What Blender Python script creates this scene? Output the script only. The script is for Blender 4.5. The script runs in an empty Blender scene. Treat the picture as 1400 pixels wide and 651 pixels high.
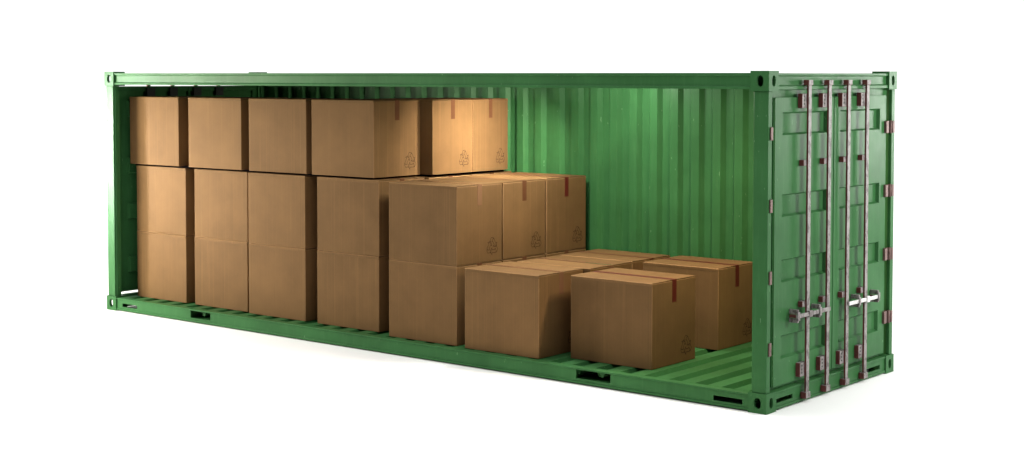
import bpy, bmesh, math, random
from mathutils import Vector, Matrix

random.seed(7)
S = bpy.context.scene
COL = S.collection

# ------------------------------------------------------------------ camera
YAW, PITCH, ROLL = 0.6831, 0.0448, 0.0008
CAM = Vector((6.357, -11.205, 2.855))
r = Vector((math.cos(YAW), math.sin(YAW), 0)); f = Vector((-math.sin(YAW), math.cos(YAW), 0)); u = Vector((0, 0, 1))
f, u = f * math.cos(PITCH) - u * math.sin(PITCH), u * math.cos(PITCH) + f * math.sin(PITCH)
r, u = r * math.cos(ROLL) + u * math.sin(ROLL), u * math.cos(ROLL) - r * math.sin(ROLL)
cd = bpy.data.cameras.new('camera'); cam = bpy.data.objects.new('camera', cd); COL.objects.link(cam)
cd.sensor_width = 36; cd.lens = 2081.7 / 1400 * 36
cd.shift_y = -(325.5 - 196.5) / 1400
cd.clip_end = 500
m = Matrix(((r.x, u.x, -f.x, CAM.x), (r.y, u.y, -f.y, CAM.y), (r.z, u.z, -f.z, CAM.z), (0, 0, 0, 1)))
cam.matrix_world = m
S.camera = cam

# ------------------------------------------------------------------ world and lamps (a white photo studio)
W = bpy.data.worlds.new('World'); S.world = W; W.use_nodes = True
W.node_tree.nodes['Background'].inputs[0].default_value = (1, 1, 1, 1)
W.node_tree.nodes['Background'].inputs[1].default_value = 0.03

def area(name, loc, target, sx, sy, power, color=(1, 1, 1), spread=None):
    l = bpy.data.lights.new(name, 'AREA'); l.shape = 'RECTANGLE'; l.size = sx; l.size_y = sy
    l.energy = power; l.color = color
    if spread: l.spread = math.radians(spread)
    o = bpy.data.objects.new(name, l); COL.objects.link(o); o.location = loc
    o.rotation_euler = (Vector(target) - Vector(loc)).to_track_quat('-Z', 'Y').to_euler()
    return o

area('overhead_softbox', (-2.0, -5.0, 13.0), (-2.0, -3.2, 0), 30, 14, 2720)
rs = area('rear_softbox', (-11.0, 13.5, 12.5), (-11.0, 13.5, 0), 46, 14, 5600)
rs.rotation_euler = (0, 0, YAW)
area('left_key_softbox', (-12.0, -3.5, 2.1), (-8.0, 0.3, 1.5), 1.9, 1.7, 720, (1, 0.95, 0.80))
area('right_rim_softbox', (2.6, 9.6, 2.6), (0, 2.4, 1.7), 1.4, 2.4, 350, (1, 1, 0.97))
area('door_softbox', (4.6, 3.6, 3.4), (0, 1.6, 1.5), 1.6, 1.6, 320, (1, 1, 0.95))
area('left_rim_strip', (-12.6, -2.55, 1.9), (-9.1, 0.0, 1.7), 0.5, 1.6, 40, (1, 1, 1), 34)
WARM = (1, 0.93, 0.80)
area('ceiling_lamp_over_boxes', (-3.30, 1.35, 2.790), (-4.60, 1.68, 2.02), 0.08, 0.4, 48, WARM, 84)
area('ceiling_fill_middle', (-3.05, 0.72, 2.800), (-2.95, 1.05, 0), 0.8, 0.6, 80, (1, 0.97, 0.90))  # unseen fill lamp added to lift the back wall and floor
area('ceiling_fill_doors', (-0.55, 1.00, 2.800), (-0.75, 1.05, 0), 0.3, 0.8, 92, (1, 0.80, 0.58))  # unseen warm lamp added to brighten the box ends near the doors
pl = bpy.data.lights.new('wall_lamp', 'POINT'); pl.energy = 27; pl.color = (1, 0.97, 0.9); pl.shadow_soft_size = 0.04
po = bpy.data.objects.new('wall_lamp', pl); COL.objects.link(po); po.location = (-2.85, 1.80, 2.79)

S.view_settings.view_transform = 'Standard'; S.view_settings.look = 'None'
S.view_settings.exposure = 0; S.view_settings.gamma = 1; S.view_settings.use_curve_mapping = False
S.cycles.max_bounces = 8; S.cycles.diffuse_bounces = 5

# ------------------------------------------------------------------ materials
def mat(name, base=(.5, .5, .5), rough=.5, metallic=0.0, spec=.5):
    mm = bpy.data.materials.new(name); mm.use_nodes = True
    b = mm.node_tree.nodes['Principled BSDF']
    b.inputs['Base Color'].default_value = (*base, 1); b.inputs['Roughness'].default_value = rough
    b.inputs['Metallic'].default_value = metallic; b.inputs['Specular IOR Level'].default_value = spec
    return mm, mm.node_tree.nodes, mm.node_tree.links, b

def N(nodes, t, **kw):
    n = nodes.new(t)
    for k, v in kw.items():
        if isinstance(v, (int, float, str, bool)) and hasattr(n, k): setattr(n, k, v)
    return n

def ramp(nodes, links, src, stops):
    n = nodes.new('ShaderNodeValToRGB'); e = n.color_ramp.elements
    while len(e) < len(stops): e.new(0.5)
    for i, (p, c) in enumerate(stops):
        e[i].position = p; e[i].color = (*c, 1) if len(c) == 3 else c
    links.new(src, n.inputs[0]); return n.outputs[0]

def mix(nodes, links, fac, a, b, mode='MIX'):
    n = nodes.new('ShaderNodeMix'); n.data_type = 'RGBA'; n.blend_type = mode
    for sock, v in ((n.inputs[0], fac), (n.inputs[6], a), (n.inputs[7], b)):
        if isinstance(v, bpy.types.NodeSocket): links.new(v, sock)
        elif isinstance(v, (int, float)): sock.default_value = v
        else: sock.default_value = (*v, 1)
    return n.outputs[2]

def coords(nodes, links, scale, space='Object'):
    t = nodes.new('ShaderNodeTexCoord'); mp = nodes.new('ShaderNodeMapping'); mp.inputs['Scale'].default_value = scale
    links.new(t.outputs[space], mp.inputs[0]); return mp

def noise(nodes, links, vec, scale, detail=3, rough=.5):
    n = nodes.new('ShaderNodeTexNoise'); n.inputs['Scale'].default_value = scale
    n.inputs['Detail'].default_value = detail; n.inputs['Roughness'].default_value = rough
    links.new(vec.outputs[0], n.inputs['Vector']); return n.outputs['Fac']

def green_paint(name, base, rough):
    mm, nd, lk, b = mat(name, base, rough, spec=.07)
    c = coords(nd, lk, (1, 1, 1)); cs = coords(nd, lk, (5, 5, .55)); cf = coords(nd, lk, (1, 1, .3))
    n1 = noise(nd, lk, c, 1.7, 5, .6)
    dk = tuple(v * .84 for v in base); lt = tuple(min(1, v * 1.16) for v in base)
    col = ramp(nd, lk, n1, [(.3, dk), (.7, lt)])
    # thin vertical run marks of dust
    n2 = noise(nd, lk, cs, 6, 3, .6)
    f2 = ramp(nd, lk, n2, [(.52, (0, 0, 0)), (.78, (.22, .22, .22))])
    col = mix(nd, lk, f2, col, (.08, .20, .08))
    # small pale scuffs and chips
    n3 = noise(nd, lk, cf, 38, 2, .5)
    f3 = ramp(nd, lk, n3, [(.735, (0, 0, 0)), (.76, (.55, .55, .55))])
    col = mix(nd, lk, f3, col, (.16, .30, .15))
    lk.new(col, b.inputs['Base Color'])
    n4 = noise(nd, lk, c, 9, 4, .6)
    rr = nd.new('ShaderNodeMapRange'); rr.inputs[3].default_value = rough - .08; rr.inputs[4].default_value = rough + .14
    lk.new(n4, rr.inputs[0]); lk.new(rr.outputs[0], b.inputs['Roughness'])
    bp = nd.new('ShaderNodeBump'); bp.inputs['Strength'].default_value = .06; bp.inputs['Distance'].default_value = .02
    lk.new(n1, bp.inputs['Height']); lk.new(bp.outputs[0], b.inputs['Normal'])
    return mm

def cardboard(name, base, streak=1.0):
    mm, nd, lk, b = mat(name, base, .78, spec=.08)
    info = nd.new('ShaderNodeObjectInfo')
    t = nd.new('ShaderNodeTexCoord')
    off = nd.new('ShaderNodeVectorMath'); off.operation = 'MULTIPLY_ADD'
    off.inputs[1].default_value = (37, 53, 19)
    cmb = nd.new('ShaderNodeCombineXYZ')
    for i in range(3): lk.new(info.outputs['Random'], cmb.inputs[i])
    lk.new(cmb.outputs[0], off.inputs[0]); lk.new(t.outputs['Object'], off.inputs[2])
    def mp(scale):
        q = nd.new('ShaderNodeMapping'); q.inputs['Scale'].default_value = scale
        lk.new(off.outputs[0], q.inputs[0]); return q
    blot = noise(nd, lk, mp((1, 1, 1)), 2.6, 5, .6)
    dk = tuple(v * .86 for v in base); lt = tuple(v * 1.12 for v in base)
    col = ramp(nd, lk, blot, [(.3, dk), (.7, lt)])
    flute = noise(nd, lk, mp((95, 95, .7)), 1.6, 3, .65)
    col = mix(nd, lk, .07 * streak, col, ramp(nd, lk, flute, [(.3, tuple(v * .62 for v in base)), (.7, tuple(v * 1.42 for v in base))]))
    crease = noise(nd, lk, mp((9, 9, .06)), 1.5, 1, .4)
    cf = ramp(nd, lk, crease, [(.462, (0, 0, 0)), (.480, (.27, .27, .27)), (.498, (0, 0, 0))])
    col = mix(nd, lk, cf, col, tuple(v * 1.5 for v in base))
    cr2 = noise(nd, lk, mp((11, 11, .05)), 1.9, 1, .4)
    cf2 = ramp(nd, lk, cr2, [(.55, (0, 0, 0)), (.562, (.28, .28, .28)), (.574, (0, 0, 0))])
    col = mix(nd, lk, cf2, col, tuple(v * .6 for v in base))
    hs = nd.new('ShaderNodeHueSaturation')
    vr = nd.new('ShaderNodeMapRange'); vr.inputs[3].default_value = .93; vr.inputs[4].default_value = 1.08
    lk.new(info.outputs['Random'], vr.inputs[0]); lk.new(vr.outputs[0], hs.inputs['Value']); lk.new(col, hs.inputs['Color'])
    lk.new(hs.outputs[0], b.inputs['Base Color'])
    bp = nd.new('ShaderNodeBump'); bp.inputs['Strength'].default_value = .25; bp.inputs['Distance'].default_value = .003
    lk.new(flute, bp.inputs['Height']); lk.new(bp.outputs[0], b.inputs['Normal'])
    return mm

def worn_metal(name, base, spot, lo, hi, rough=.5, metallic=.3):
    mm, nd, lk, b = mat(name, base, rough, metallic)
    c = coords(nd, lk, (1, 1, .55)); n1 = noise(nd, lk, c, 26, 5, .7)
    col = ramp(nd, lk, n1, [(lo, spot), (hi, base)])
    n2 = noise(nd, lk, coords(nd, lk, (1, 1, 1)), 5, 3)
    col = mix(nd, lk, .35, col, ramp(nd, lk, n2, [(.3, tuple(v * .55 for v in base)), (.7, tuple(min(1, v * 1.3) for v in base))]))
    lk.new(col, b.inputs['Base Color'])
    return mm

GREEN = (.033, .118, .038)
M = {
    'green': green_paint('green_container_paint', GREEN, .36),
    'card': cardboard('kraft_cardboard', (.140, .077, .031)),
    'card_edge': cardboard('kraft_cardboard_worn_edge', (.225, .125, .054), .5),
    'bar': worn_metal('chipped_grey_bar_paint', (.225, .205, .20), (.035, .018, .017), .43, .52, .6, .1),
    'oxide': worn_metal('red_oxide_steel', (.12, .028, .026), (.03, .012, .012), .30, .45, .6, .2),
    'hinge': worn_metal('rusty_hinge_steel', (.15, .085, .075), (.04, .02, .018), .34, .5, .55, .4),
    'steel': worn_metal('lit_handle_metal', (.62, .60, .60), (.2, .17, .17), .30, .40, .4, .3),  # handle metal with the bright light on it put into the colour
    'black': mat('gap_shade_black', (.004, .003, .003), .9, spec=0.0)[0],  # near-black that stands for shade in the gap below the top boxes
    'recess_dark': mat('dark_recess_tone', (.012, .02, .014), .6)[0],  # dark colour stands in for the shaded depth of slots and holes
    'ink': mat('dark_print_ink', (.030, .016, .007), .8, spec=.1)[0],
}
tp, nd_, lk_, b_ = mat('brown_parcel_tape', (.10, .04, .02), .55, spec=.05)
tc = noise(nd_, lk_, coords(nd_, lk_, (1, 1, 1)), 7, 4, .6)
lk_.new(ramp(nd_, lk_, tc, [(.3, (.085, .034, .015)), (.7, (.115, .048, .022))]), b_.inputs['Base Color'])
M['tape'] = tp
tp2, nd_, lk_, b_ = mat('dark_red_parcel_tape', (.078, .011, .007), .45, spec=.2)
M['tape_red'] = tp2
tp3, nd_, lk_, b_ = mat('clear_glossy_parcel_tape', (.17, .085, .045), .16, spec=.8)
M['tape_pale'] = tp3
bk, nd_, lk_, b_ = mat('white_studio_paper', (.9, .9, .9), .85, spec=.2)
pn = noise(nd_, lk_, coords(nd_, lk_, (1, 1, 1)), .35, 3)
lk_.new(ramp(nd_, lk_, pn, [(.3, (.89, .89, .89)), (.7, (.905, .905, .905))]), b_.inputs['Base Color'])
M['paper'] = bk

# ------------------------------------------------------------------ mesh helpers
class MB:
    """collects pieces into one bmesh, with a material slot per piece"""
    def __init__(s, mats): s.bm = bmesh.new(); s.mats = mats
    def box(s, x0, x1, y0, y1, z0, z1, bev=0.0, mi=0, bev_mi=None, seg=1):
        v = [s.bm.verts.new(p) for p in ((x0, y0, z0), (x1, y0, z0), (x1, y1, z0), (x0, y1, z0), (x0, y0, z1), (x1, y0, z1), (x1, y1, z1), (x0, y1, z1))]
        fs = [s.bm.faces.new([v[i] for i in q]) for q in ((0, 3, 2, 1), (4, 5, 6, 7), (0, 1, 5, 4), (1, 2, 6, 5), (2, 3, 7, 6), (3, 0, 4, 7))]
        for q in fs: q.material_index = mi
        if bev:
            es = list({e for q in fs for e in q.edges})
            rr = bmesh.ops.bevel(s.bm, geom=es, offset=bev, segments=seg, affect='EDGES', profile=.5)
            for q in rr['faces']:
                q.material_index = mi if bev_mi is None else bev_mi
                q.smooth = True
        return fs
    def prism(s, prof, axis, a0, a1, bev=0.0, mi=0):
        """prof: list of 2D points; axis 'x' -> (y,z), 'y' -> (x,z), 'z' -> (x,y)"""
        def P(a, p):
            return {'x': (a, p[0], p[1]), 'y': (p[0], a, p[1]), 'z': (p[0], p[1], a)}[axis]
        A = [s.bm.verts.new(P(a0, p)) for p in prof]; B = [s.bm.verts.new(P(a1, p)) for p in prof]
        n = len(prof); fs = [s.bm.faces.new(A), s.bm.faces.new(B[::-1])]
        for i in range(n): fs.append(s.bm.faces.new((A[i], B[i], B[(i + 1) % n], A[(i + 1) % n])))
        bmesh.ops.recalc_face_normals(s.bm, faces=fs)
        for q in fs: q.material_index = mi
        if bev:
            es = list({e for q in fs for e in q.edges})
            rr = bmesh.ops.bevel(s.bm, geom=es, offset=bev, segments=1, affect='EDGES')
            for q in rr['faces']: q.material_index = mi
    def grid_plate(s, us, vs, holes, to3d, t):
        """flat plate of cells us x vs with rectangular holes left out; to3d(u,v,d), thickness t"""
        n, k = len(us) - 1, len(vs) - 1
        solid = {(i, j) for i in range(n) for j in range(k) if not any(h0 - 1e-6 <= us[i] and us[i + 1] <= h1 + 1e-6 and g0 - 1e-6 <= vs[j] and vs[j + 1] <= g1 + 1e-6 for h0, h1, g0, g1 in holes)}
        V = {}
        def vert(i, j, d):
            if (i, j, d) not in V: V[i, j, d] = s.bm.verts.new(to3d(us[i], vs[j], d * t))
            return V[i, j, d]
        fs = []
        for i, j in solid:
            for d in (0, 1): fs.append(s.bm.faces.new([vert(i, j, d), vert(i + 1, j, d), vert(i + 1, j + 1, d), vert(i, j + 1, d)]))
            for (di, dj, a, b) in ((-1, 0, (0, 0), (0, 1)), (1, 0, (1, 0), (1, 1)), (0, -1, (0, 0), (1, 0)), (0, 1, (0, 1), (1, 1))):
                if (i + di, j + dj) not in solid:
                    fs.append(s.bm.faces.new([vert(i + a[0], j + a[1], 0), vert(i + b[0], j + b[1], 0), vert(i + b[0], j + b[1], 1), vert(i + a[0], j + a[1], 1)]))
        bmesh.ops.recalc_face_normals(s.bm, faces=fs)
    def hole_plate(s, u0, u1, v0, v1, cu, cv, ru, rv, to3d, t, n=28):
        """plate with an oval hole"""
        ring_i, ring_o = [], []
        for k in range(n):
            a = 2 * math.pi * k / n; c, sn = math.cos(a), math.sin(a)
            ring_i.append((cu + ru * math.copysign(abs(c) ** .85, c), cv + rv * math.copysign(abs(sn) ** .85, sn)))
            m_ = min((u1 - cu) / c if c > 1e-9 else (u0 - cu) / c if c < -1e-9 else 1e9, (v1 - cv) / sn if sn > 1e-9 else (v0 - cv) / sn if sn < -1e-9 else 1e9)
            ring_o.append([cu + m_ * c, cv + m_ * sn])
        for (qu, qv) in ((u0, v0), (u1, v0), (u1, v1), (u0, v1)):   # pull the nearest ring point into each corner
            min(ring_o, key=lambda p: (p[0] - qu) ** 2 + (p[1] - qv) ** 2)[:] = [qu, qv]
        L = [[s.bm.verts.new(to3d(p[0], p[1], d)) for p in ring] for ring in (ring_i, ring_o) for d in (0, t)]
        fs = []
        for k in range(n):
            q = (k + 1) % n
            for a, b in ((0, 2), (1, 3), (0, 1), (2, 3)):
                fs.append(s.bm.faces.new((L[a][k], L[a][q], L[b][q], L[b][k])))
        bmesh.ops.recalc_face_normals(s.bm, faces=fs)
    def tube(s, p0, p1, rad, n=10, mi=0):
        p0, p1 = Vector(p0), Vector(p1); d = (p1 - p0).normalized()
        a = d.orthogonal().normalized(); b = d.cross(a)
        A = [s.bm.verts.new(p0 + rad * (a * math.cos(2 * math.pi * k / n) + b * math.sin(2 * math.pi * k / n))) for k in range(n)]
        B = [s.bm.verts.new(v.co + (p1 - p0)) for v in A]
        fs = [s.bm.faces.new(A[::-1]), s.bm.faces.new(B)]
        for k in range(n):
            q = s.bm.faces.new((A[k], A[(k + 1) % n], B[(k + 1) % n], B[k])); q.smooth = True; fs.append(q)
        for q in fs: q.material_index = mi
    def build(s, name, parent=None, flip_y=None):
        me = bpy.data.meshes.new(name)
        if flip_y is not None:
            for v in s.bm.verts: v.co.y = flip_y - v.co.y
            bmesh.ops.reverse_faces(s.bm, faces=s.bm.faces[:])
        s.bm.to_mesh(me); s.bm.free()
        for k in s.mats: me.materials.append(M[k])
        o = bpy.data.objects.new(name, me); COL.objects.link(o); o.parent = parent
        return o

def empty(name, loc, label=None, cat=None, group=None):
    o = bpy.data.objects.new(name, None); COL.objects.link(o); o.location = loc; o.empty_display_size = .2
    if label: o['label'] = label
    if cat: o['category'] = cat
    if group: o['group'] = group
    return o

# ------------------------------------------------------------------ setting: white studio sweep
fwd = Vector((-math.sin(YAW), math.cos(YAW), 0)); rgt = Vector((math.cos(YAW), math.sin(YAW), 0))
org = Vector((CAM.x, CAM.y, 0))
prof = [(-12, 0)]
D0, RAD = 34.0, 5.0
prof.append((D0, 0))
for k in range(1, 13):
    a = math.pi / 2 * k / 12
    prof.append((D0 + RAD * math.sin(a), RAD - RAD * math.cos(a)))
prof.append((D0 + RAD, 14))
vs = []; fs = []
for d, z in prof:
    for sx in (-40, 40):
        p = org + fwd * d + rgt * sx; vs.append((p.x, p.y, z))
for k in range(len(prof) - 1): fs.append((2 * k, 2 * k + 1, 2 * k + 3, 2 * k + 2))
me = bpy.data.meshes.new('studio_backdrop'); me.from_pydata(vs, [], fs); me.materials.append(M['paper'])
for p_ in me.polygons: p_.use_smooth = True
ground = bpy.data.objects.new('studio_backdrop', me); COL.objects.link(ground); ground['kind'] = 'structure'

# ------------------------------------------------------------------ shipping container
L, WD, H = 9.131, 2.453, 2.896
cont = empty('shipping_container', (0, 0, 0), 'long green steel shipping container with one side open, full of cardboard boxes', 'container')
CX, CY, CZ = .178, .168, .172

def casting(x_out, sx, y_out, sy, top):
    """corner block with oval holes in its outer faces; sx, sy point inwards"""
    b = MB(['green']); t = .024
    z0, z1 = (H - CZ, H) if top else (0.0, CZ)
    zc = (z0 + z1) / 2
    X = lambda d: x_out + sx * d
    Y = lambda d: y_out + sy * d
    b.hole_plate(0, CX, z0, z1, .087, zc - (.001 if top else 0), .034, .048, lambda a, v, d: (X(a), Y(d), v), t)          # long side face
    b.hole_plate(t, CY, z0, z1, .084, zc, .030, .047, lambda a, v, d: (X(d), Y(a), v), t)          # end face
    zz = (z1 - t, z1) if top else (z0, z0 + t)
    b.hole_plate(t, CX, t, CY, .1, .095, .03, .05, lambda a, v, d: (X(a), Y(v), zz[0] + d), t)    # top or bottom face
    def bx(a0, a1, c0, c1, e0, e1):
        xa, xb = sorted((X(a0), X(a1))); ya, yb = sorted((Y(c0), Y(c1))); b.box(xa, xb, ya, yb, e0, e1)
    iz0, iz1 = (z0, z1 - t) if top else (z0 + t, z1)
    bx(CX - t, CX - .0005, t, CY, iz0, iz1)
    bx(t, CX - t, CY - t, CY - .0005, iz0, iz1)
    e0, e1 = (z0 + .0005, z0 + t) if top else (z1 - t, z1 - .0005)
    bx(t, CX - t, t, CY - t, e0, e1)
    return b.build('corner_casting', cont)
for xo, sx in ((0, -1), (-L, 1)):
    for yo, sy in ((0, 1), (WD, -1)):
        for top in (0, 1): casting(xo, sx, yo, sy, top)

# corner posts: outer face, slim end face, and an inner return
for xo, sx in ((0, -1), (-L, 1)):
    for yo, sy in ((0, 1), (WD, -1)):
        b = MB(['green'])
        pr = [(.012, .014), (.150, .014), (.150, .034), (.165, .034), (.165, .095), (.152, .095), (.152, .046), (.045, .046), (.045, .082), (.012, .082)]
        b.prism([(xo + sx * a, yo + sy * c) for a, c in pr], 'z', CZ + .0005, H - CZ - .0005, .004)
        b.build('corner_post', cont)

# top side rails: C-channel
for yo, sy in ((0, 1), (WD, -1)):
    b = MB(['green'])
    pr = [(.010, 2.878), (.010, 2.857), (.026, 2.852), (.026, 2.768), (.010, 2.762), (.008, 2.740), (.060, 2.740), (.060, 2.878)]
    b.prism([(yo + sy * a, z) for a, z in pr], 'x', -L + CX + .0006, -CX - .0006, .0025)
    b.build('top_side_rail', cont)
# headers over both door ends
for xo, sx in ((0, -1), (-L, 1)):
    b = MB(['green'])
    pr = [(.012, 2.876), (.012, 2.855), (.030, 2.850), (.030, 2.772), (.012, 2.764), (.010, 2.736), (.070, 2.736), (.070, 2.876)]
    b.prism([(xo + sx * a, z) for a, z in pr], 'y', CY + .0006, WD - CY - .0006, .0025)
    b.build('door_header', cont)
# bottom side rails with forklift pockets and slots
for yo, sy in ((0, 1), (WD, -1)):
    b = MB(['green'])
    holes = [(-7.562, -7.210, .056, .138), (-2.009, -1.619, .056, .138), (-8.841, -8.559, .057, .098), (-.531, -.241, .052, .096)]
    us = sorted({-L + CX + .0006, -CX - .0006, *[h[0] for h in holes], *[h[1] for h in holes]})
    vz = sorted({.034, .143, .056, .138, .057, .098, .052, .096})
    b.grid_plate(us, vz, holes, lambda a, v, d: (a, yo + sy * (.016 + d), v), .012)
    x0, x1 = -L + CX + .0006, -CX - .0006
    ya, yb = sorted((yo + sy * .006, yo + sy * .092))
    b.box(x0, x1, ya, yb, .143, .158, .003)
    ya, yb = sorted((yo + sy * .006, yo + sy * .070))
    b.box(x0, x1, ya, yb, .012, .034, .003)
    b.build('bottom_side_rail', cont)
# forklift pocket tunnels between the rails
for x0, x1 in ((-7.60, -7.17), (-2.05, -1.58)):
    b = MB(['green'])
    b.box(x0, x0 + .008, .03, WD - .03, .036, .142)
    b.box(x1 - .008, x1, .03, WD - .03, .036, .142)
    b.box(x0 + .009, x1 - .009, .03, WD - .03, .036, .050)
    b.build('forklift_pocket', cont)
# sills under both door ends
for xo, sx in ((0, -1), (-L, 1)):
    b = MB(['green'])
    holes = [(.200, .481, .062, .101), (1.905, 2.183, .062, .101)]
    us = sorted({CY + .0006, WD - CY - .0006, *[h[0] for h in holes], *[h[1] for h in holes]})
    b.grid_plate(us, sorted({.034, .150, .062, .101}), holes, lambda a, v, d: (xo + sx * (.016 + d), a, v), .012)
    for (d0, d1, z0, z1) in ((.006, .12, .150, .168), (.006, .07, .012, .034), (.075, .12, .1685, .178)):
        xa, xb = sorted((xo + sx * d0, xo + sx * d1))
        b.box(xa, xb, CY + .0006, WD - CY - .0006, z0, z1, .003)
    b.build('door_sill', cont)

# corrugated back side wall
PITCH_W = .2615
b = MB(['green'])
pts = []
x = -3.445 - 22 * PITCH_W
while x < -.10:
    for dx, y in ((-.020, 2.350), (.020, 2.397), (.112, 2.397), (.146, 2.350)):
        pts.append((x + dx, y))
    x += PITCH_W
pts = [(-L + .13, 2.350)] + [p for p in pts if -L + .14 < p[0] < -.13] + [(-.125, 2.350)]
pts = pts + [(a, c + .004) for a, c in reversed(pts)]
b.prism(pts, 'z', .150, 2.76)
b.build('corrugated_side_wall', cont)
# inner skirting rail at the foot and head of that wall
b = MB(['green']); b.box(-L + .17, -.17, 2.3505, 2.38, .1605, .20, .004); b.build('wall_foot_rail', cont)

# corrugated floor sheet: ridges run across the container
PF = .2685
b = MB(['green'])
pts = []
x = -L + .13
while x < -.36:
    for dx, z in ((0, .088), (.040, .158), (.180, .158), (.220, .088)):
        pts.append((x + dx, z))
    x += PF
pts.append((-.130, .088))
pts = [(-L + .13, .088)] + pts
pts = pts + [(a, c - .005) for a, c in reversed(pts)]
b.prism(pts, 'y', .093, 2.36)
b.build('corrugated_floor', cont)

# closed ends of the floor channels, seen through the forklift pockets
b = MB(['green'])
x = -L + .13
while x < -.36:
    b.prism([(x + .226, .140), (x + .262, .080), (x + PF - .036 + .04, .080), (x + PF + .034, .140)], 'y', .078, .090)
    x += PF
b.build('floor_channel_ends', cont)['kind'] = 'stuff'

# roof sheet
b = MB(['green'])
pts = []
x = -L + .10
while x < -.25:
    for dx, z in ((0, 2.846), (.02, 2.862), (.11, 2.862), (.13, 2.846)): pts.append((x + dx, z))
    x += .2615
pts.append((-.075, 2.846))
pts += [(a, c + .003) for a, c in reversed(pts)]
b.prism(pts, 'y', .061, WD - .061)
b.build('roof_panel', cont)

# ---- doors
DT = .036       # door face depth behind the frame
def door(xo, sx, mirror):
    """one leaf in end coordinates: out = distance outwards from the frame plane, y measured from its own post"""
    fy = WD if mirror else None
    def X(o): return xo - sx * o
    def bx(b, o0, o1, y0, y1, z0, z1, bev=0, mi=0):
        xa, xb = sorted((X(o0), X(o1))); y0, y1 = sorted((y0, y1)); return b.box(xa, xb, y0, y1, z0, z1, bev, mi)
    # leaf: sheet with four pressed panels
    b = MB(['green'])
    y0, y1, z0, z1 = .166, 1.2255, .203, 2.668
    py0, py1 = .292, 1.105
    pz = [(.426, .630), (1.085, 1.285), (1.647, 1.845), (2.345, 2.547)]
    zs = sorted([z0, z1] + [q for p in pz for q in p])
    V = {}
    def v(y, z, o):
        k = (round(y, 5), round(z, 5), round(o, 5))
        if k not in V: V[k] = b.bm.verts.new((X(o), y, z))
        return V[k]
    o_f, o_r = -DT, -DT - .030
    def quad(*p): return b.bm.faces.new([v(*q) for q in p])
    rect = lambda ya, yb, za, zb, o: quad((ya, za, o), (yb, za, o), (yb, zb, o), (ya, zb, o))
    for i in range(len(zs) - 1):
        za, zb = zs[i], zs[i + 1]
        rect(y0, py0, za, zb, o_f); rect(py1, y1, za, zb, o_f)
        if (za, zb) in pz:
            c = .016
            iy0, iy1, iz0, iz1 = py0 + c, py1 - c, za + c, zb - c
            rect(iy0, iy1, iz0, iz1, o_r)
            quad((py0, za, o_f), (py1, za, o_f), (iy1, iz0, o_r), (iy0, iz0, o_r))
            quad((py0, zb, o_f), (py1, zb, o_f), (iy1, iz1, o_r), (iy0, iz1, o_r))
            quad((py0, za, o_f), (py0, zb, o_f), (iy0, iz1, o_r), (iy0, iz0, o_r))
            quad((py1, za, o_f), (py1, zb, o_f), (iy1, iz1, o_r), (iy1, iz0, o_r))
        else: rect(py0, py1, za, zb, o_f)
    bmesh.ops.recalc_face_normals(b.bm, faces=b.bm.faces[:])
    bmesh.ops.solidify(b.bm, geom=b.bm.faces[:], thickness=.004)
    # folded rim round the leaf
    rim = -DT - .045
    bx(b, rim, -DT - .005, y0 - .012, y0 + .004, z0, z1)
    bx(b, rim, -DT - .005, y1 - .012, y1 - .001, z0, z1)
    bx(b, rim, -DT - .006, y0 + .005, y1 - .013, z0 + .001, z0 + .012)
    bx(b, rim, -DT - .006, y0 + .005, y1 - .013, z1 - .012, z1 - .001)
    d = b.build('door', cont, fy)
    # gasket strips: top flange up to the slit, and the closing strip at the middle
    b = MB(['green']); bx(b, -DT - .033, -DT - .022, .100, 1.2252, 2.655, 2.7355 if xo == 0 else 2.718, .002)
    if xo == 0: bx(b, -DT - .033, -DT - .022, .100, 1.2252, .1785, .2090, .001)
    bx(b, -DT - .040, -DT - .022, .100, .1535, .203, 2.668, .002)
    b.build('door_flange', d, fy)
    b = MB(['green'])
    if not mirror: bx(b, -DT + .001, -DT + .010, 1.160, 1.224, z0 + .004, z1 - .004, .003)
    else: bx(b, -DT + .001, -DT + .016, 1.166, 1.238, z0 + .004, z1 - .004, .004)
    b.build('closing_strip', d, fy)
    # locking bars with cams, keepers and guides
    for yb in (.668, 1.041):
        b = MB(['bar', 'oxide'])
        xa, xb = sorted((X(.010), X(.028)))
        faces = b.box(xa, xb, yb - .026, yb + .026, .085, 2.812, .0)
        for q in b.bm.faces:
            q.normal_update()
            q.material_index = 0 if abs(q.normal.x) > .5 else 1
        bar = b.build('locking_bar', d, fy)
        def block(name, o0, o1, hw, za, zb, off=0, parent=d):
            b = MB(['bar', 'oxide'])
            xa, xb = sorted((X(o0), X(o1)))
            b.box(xa, xb, yb - hw + off, yb + hw + off, za, zb, .003)
            for q in b.bm.faces:
                q.normal_update(); q.material_index = 1 if q.normal.y * (-1 if not mirror else 1) > .5 or q.normal.z < -.5 else 0
            return b.build(name, parent, fy)
        so = -.012 if not mirror else .012
        block('bar_cam', -.010, .042, .040, 2.772, 2.818, so)
        block('bar_cam', -.014, .042, .042, .040, .096, so)
        ko, ks = (-.045, 1) if not mirror else (.045, -1)
        k1 = (2.576, 2.700); k2 = (.236, .357)
        for za, zb in (k1, k2):
            block('bar_keeper', -DT + .001, .010, .062, za, zb, ko)
            # dark pieces standing for slots in the keeper face
            b = MB(['recess_dark'])
            for q in (.22, .48, .74): bx(b, .0102, .0125, yb + ko - .034 * ks, yb + ko - .020 * ks, za + (zb - za) * q, za + (zb - za) * (q + .12))
            b.build('keeper_slot', d, fy)
        block('bar_guide', -DT + .001, .012, .048, 2.074, 2.124, so * 2.4)
        block('bar_guide', -DT + .001, .012, .048, .842, .894, so * 2.4)
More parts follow.
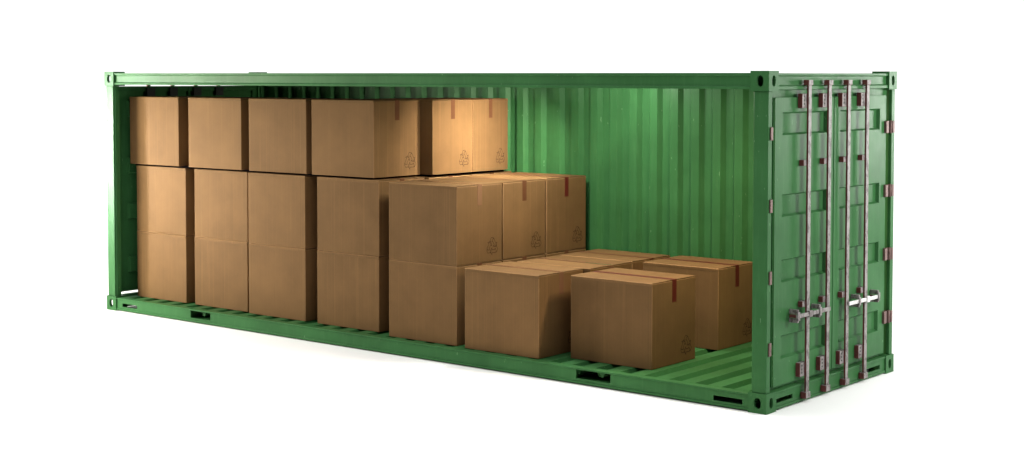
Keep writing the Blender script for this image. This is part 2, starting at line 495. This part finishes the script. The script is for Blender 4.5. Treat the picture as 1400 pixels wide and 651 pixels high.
    # handle: flat lever from beyond the outer bar to the inner bar, with two upright catches
    b = MB(['steel' if mirror else 'bar', 'oxide'])  # mirrored handle is coloured lighter for the light falling on it
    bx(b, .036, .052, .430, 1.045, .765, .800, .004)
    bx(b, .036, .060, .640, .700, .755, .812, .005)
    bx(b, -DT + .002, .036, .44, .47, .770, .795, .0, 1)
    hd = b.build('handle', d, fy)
    for yc in (.450, .845):
        b = MB(['bar', 'oxide'])
        bx(b, -DT + .002, .050, yc - .014, yc + .014, .728, .762, .003)
        bx(b, -DT + .002, .050, yc - .014, yc + .014, .803, .842, .003)
        bx(b, .053, .060, yc - .018, yc + .018, .745, .822, .003)
        b.build('handle_catch', hd, fy)
    # hinges
    for zc in (.543, 1.150, 1.758, 2.367):
        b = MB(['hinge', 'recess_dark'])
        bx(b, -.0115, .002, .040, .078, zc - .056, zc + .056, .003)
        bx(b, -.075, -.050, .084, .160, zc - .056, zc + .056, .004)
        if mirror:
            bx(b, -.049, -.008, .086, .112, zc - .058, zc + .058, .004)
            bx(b, -.049, -.008, .146, .200, zc - .058, zc + .058, .004)
            bx(b, -.0485, -.030, .113, .145, zc - .040, zc + .040, 0, 1)
        xa = X(-.012 if mirror else -.050)
        b.tube((xa, .098, zc - .062), (xa, .098, zc + .062), .012, 10)
        b.build('hinge', d, fy)
    return d
for xo, sx in ((0, -1), (-L, 1)):
    for mir in (False, True): door(xo, sx, mir)
# dark plates standing for the bar keeper holes at the closed far end
for yb in (.612, .962, 1.340, 1.700):
    b = MB(['recess_dark']); b.box(-9.028, -9.020, yb - .06, yb + .06, 2.595, 2.700); b.build('keeper_hole_plate', cont)

# ------------------------------------------------------------------ cardboard boxes
BL, BD, BH = .930, .703, .796

def stroke(b, pts, w, closed=True):
    n = len(pts)
    for i in range(n if closed else n - 1):
        p, q = Vector(pts[i]), Vector(pts[(i + 1) % n]); d = q - p
        if d.length < 1e-6: continue
        nn = Vector((-d.y, d.x)).normalized() * w / 2; e = d.normalized() * w / 2
        c = [p - e + nn, p - e - nn, q + e - nn, q + e + nn]
        b.bm.faces.new([b.bm.verts.new((0, k.x, k.y)) for k in c])

def recycling_mark_mesh():
    b = MB(['ink'])
    # three folded arrows chasing each other: each is a short foot, a fold and a leg that ends in an arrow head
    leg = [(-.50, -.36), (-.86, -.36), (-.98, -.20), (-.62, .42), (-.84, .54), (-.30, .66), (-.10, .12), (-.32, .24), (-.56, -.18), (-.50, -.36)]
    foot = [(-.86, -.36), (-.98, -.20), (-1.02, -.42), (-.84, -.72), (-.22, -.72), (-.22, -.36)]
    for k in range(3):
        a = k * 2 * math.pi / 3; c, s_ = math.cos(a), math.sin(a)
        rot = lambda p: ((p[0] * c - p[1] * s_) * .092, (p[0] * s_ + p[1] * c) * .092)
        sh = [rot((p[0] * .92, p[1] * .92)) for p in leg[:-1]]
        stroke(b, sh, .0046)
        stroke(b, [rot((p[0] * .92, p[1] * .92)) for p in foot], .0045, False)
    me = bpy.data.meshes.new('recycling_mark'); b.bm.to_mesh(me); b.bm.free(); me.materials.append(M['ink'])
    return me

def box_meshes():
    out = {}
    b = MB(['card', 'card_edge'])
    b.box(-BL, 0, 0, BD, 0, BH - .010, .005, 0, 1, 2)
    out['body'] = b
    # two top flaps, each bent over its long edge, meeting under the tape
    for k, sgn in (('flap', 1), ('flap_far', -1)):
        b = MB(['card', 'card_edge'])
        pr = [(-.0015, BH - .030), (-.0015, BH - .006), (.0045, BH), (BD / 2 - .002, BH + .0005), (BD / 2 - .002, BH - .0045), (.006, BH - .005), (.003, BH - .008), (.003, BH - .030)]
        pr = [(y if sgn > 0 else BD - y, z) for y, z in pr]
        b.prism(pr, 'x', -BL + .001, -.001)
        for q in b.bm.faces:
            q.normal_update()
            if .2 < abs(q.normal.y) < .95 and q.normal.z > .2: q.material_index = 1
        out[k] = b
    res = {}
    for k, b in out.items():
        me = bpy.data.meshes.new('flap' if 'flap' in k else k); bmesh.ops.recalc_face_normals(b.bm, faces=b.bm.faces[:]); b.bm.to_mesh(me); b.bm.free()
        for kk in b.mats: me.materials.append(M[kk])
        res[k] = me
    for tk in ('tape', 'tape_red', 'tape_pale'):
        b = MB([tk])
        t = .0012; yc = BD / 2; hw = .034
        zt = BH + .0008
        path = [(-BL - t, BH - .21), (-BL - t, zt - .003), (-BL + .003, zt + t), (-.003, zt + t), (t, zt - .003), (t, BH - .21)]
        path_in = [(-BL - .0002, BH - .21), (-BL - .0002, zt - .004), (-BL + .004, zt), (-.004, zt), (.0002, zt - .004), (.0002, BH - .21)]
        b.prism(path + path_in[::-1], 'y', yc - hw, yc + hw)
        me = bpy.data.meshes.new('tape'); b.bm.to_mesh(me); b.bm.free(); me.materials.append(M[tk]); res[tk] = me
    res['mark'] = recycling_mark_mesh()
    return res
BM_ = box_meshes()

def box(xr, yf, z, label, tape='tape', size=(1, 1, 1), group='cardboard boxes stacked in the container', rz=0.0):
    """xr: x of the end that faces the doors, yf: y of the front face"""
    e = empty('cardboard_box', (xr, yf, z), label, 'box', group)
    e.scale = size; e.rotation_euler.z = rz
    for nm, key in (('body', 'body'), ('flap', 'flap'), ('flap', 'flap_far'), ('tape', tape), ('recycling_mark', 'mark')):
        o = bpy.data.objects.new(nm, BM_[key]); COL.objects.link(o); o.parent = e
        if key == 'mark': o.location = (.0008, BD - .155, .150)
    return e

ZF = .160; Z2 = ZF + BH + .003; Z3 = Z2 + BH + .003
cols = [(-7.935, .258, 'first'), (-6.852, .262, 'second'), (-5.857, .225, 'third'), (-4.746, .230, 'fourth'), (-3.573, .128, 'fifth')]
for i, (xr, yf, nm) in enumerate(cols):
    where = {0: 'in the leftmost tall stack', 1: 'in the second tall stack from the left', 2: 'in the middle of the five tall stacks', 3: 'in the fourth tall stack from the left', 4: 'in the rightmost tall front stack'}[i]
    jit = [.000, .004, -.003, .003, .0][i]
    box(xr, yf, ZF, 'brown cardboard box standing on the green floor ' + where)
    box(xr + jit, yf + .002, Z2, 'brown cardboard box, second from the floor ' + where, 'tape_pale' if i == 4 else 'tape')
# second and third rows beside the rightmost tall stack
box(-3.573, .853, Z2, 'brown cardboard box with tape and recycling mark, middle of the three in a raised row', 'tape')
box(-3.570, 1.580, Z2, 'brown cardboard box at the back of the raised row of three, against green wall', 'tape_red')
# boxes out of sight that carry the rear ones
for (xr, yf, z, lb) in ((-3.573, .853, ZF, 'brown cardboard box on the floor under the middle box of the raised row'),
                        (-3.570, 1.580, ZF, 'brown cardboard box on the floor under the back box of the raised row'),
                        (-4.70, .96, ZF, 'hidden cardboard box on the floor behind the fourth tall stack'),
                        (-4.70, 1.67, ZF, 'hidden cardboard box on the floor by the wall behind the fourth tall stack'),
                        (-4.70, .96, Z2, 'hidden cardboard box, second layer, right behind the fourth tall stack'),
                        (-4.70, 1.67, Z2, 'hidden cardboard box, second layer, by the wall behind the fourth tall stack')):
    box(xr, yf, z, lb)
# added black sheets standing in for the shaded gap under the upper boxes
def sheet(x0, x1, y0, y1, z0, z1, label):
    b = MB(['black']); b.box(x0, x1, y0, y1, z0, z1, .002); o = b.build('gap_shade_sheet'); o['label'] = label; o['category'] = 'sheet'
    o['group'] = 'black sheets standing for shade under the upper boxes'
sheet(-8.93, -4.88, .292, .945, Z3, Z3 + .018, 'thin black sheet standing for the shaded gap under the four upper front boxes')
sheet(-5.57, -4.69, .985, 2.225, Z3, Z3 + .022, 'thin black sheet standing for the shaded gap under the two upper rear boxes')
ZT = Z3 + .019
for xr, nm, sc in ((-8.045, 'brown cardboard box at the far left end of the top row', .929), (-6.931, 'brown cardboard box in the top row, second from the left', .931), (-5.861, 'brown cardboard box in the top row, third from the left', .938), (-4.835, 'brown cardboard box of the top front row showing its taped end', .940)):
    box(xr, .250, ZT, nm, 'tape', (sc / BL, 1.02, .815 / BH))
ZR = Z3 + .023
box(-4.655, .972, ZR, 'brightly lit cardboard box on top, set back behind the top front row', 'tape', (1, .662 / BD, .812 / BH))
box(-4.655, 1.640, ZR, 'brown cardboard box on top nearest the green corrugated wall', 'tape', (1, .610 / BD, .812 / BH))
# floor boxes
box(-2.516, .104, ZF, 'brown cardboard box on the floor with shiny tape, beside the rightmost tall stack', 'tape_pale')
box(-2.455, .850, ZF, 'brown cardboard box on the floor in the middle of the low row, mostly hidden', 'tape_pale')
box(-2.470, 1.592, ZF, 'brown cardboard box on the floor at the back of the low row, touching wall', 'tape')
box(-1.380, .333, ZF, 'brown cardboard box with dark red tape standing alone at the open front edge', 'tape_red', (1, .738 / BD, 1))
box(-1.436, 1.574, ZF, 'brown cardboard box with dark red tape behind the corner post by the doors', 'tape_red', (.955, 1.02, 1.012))
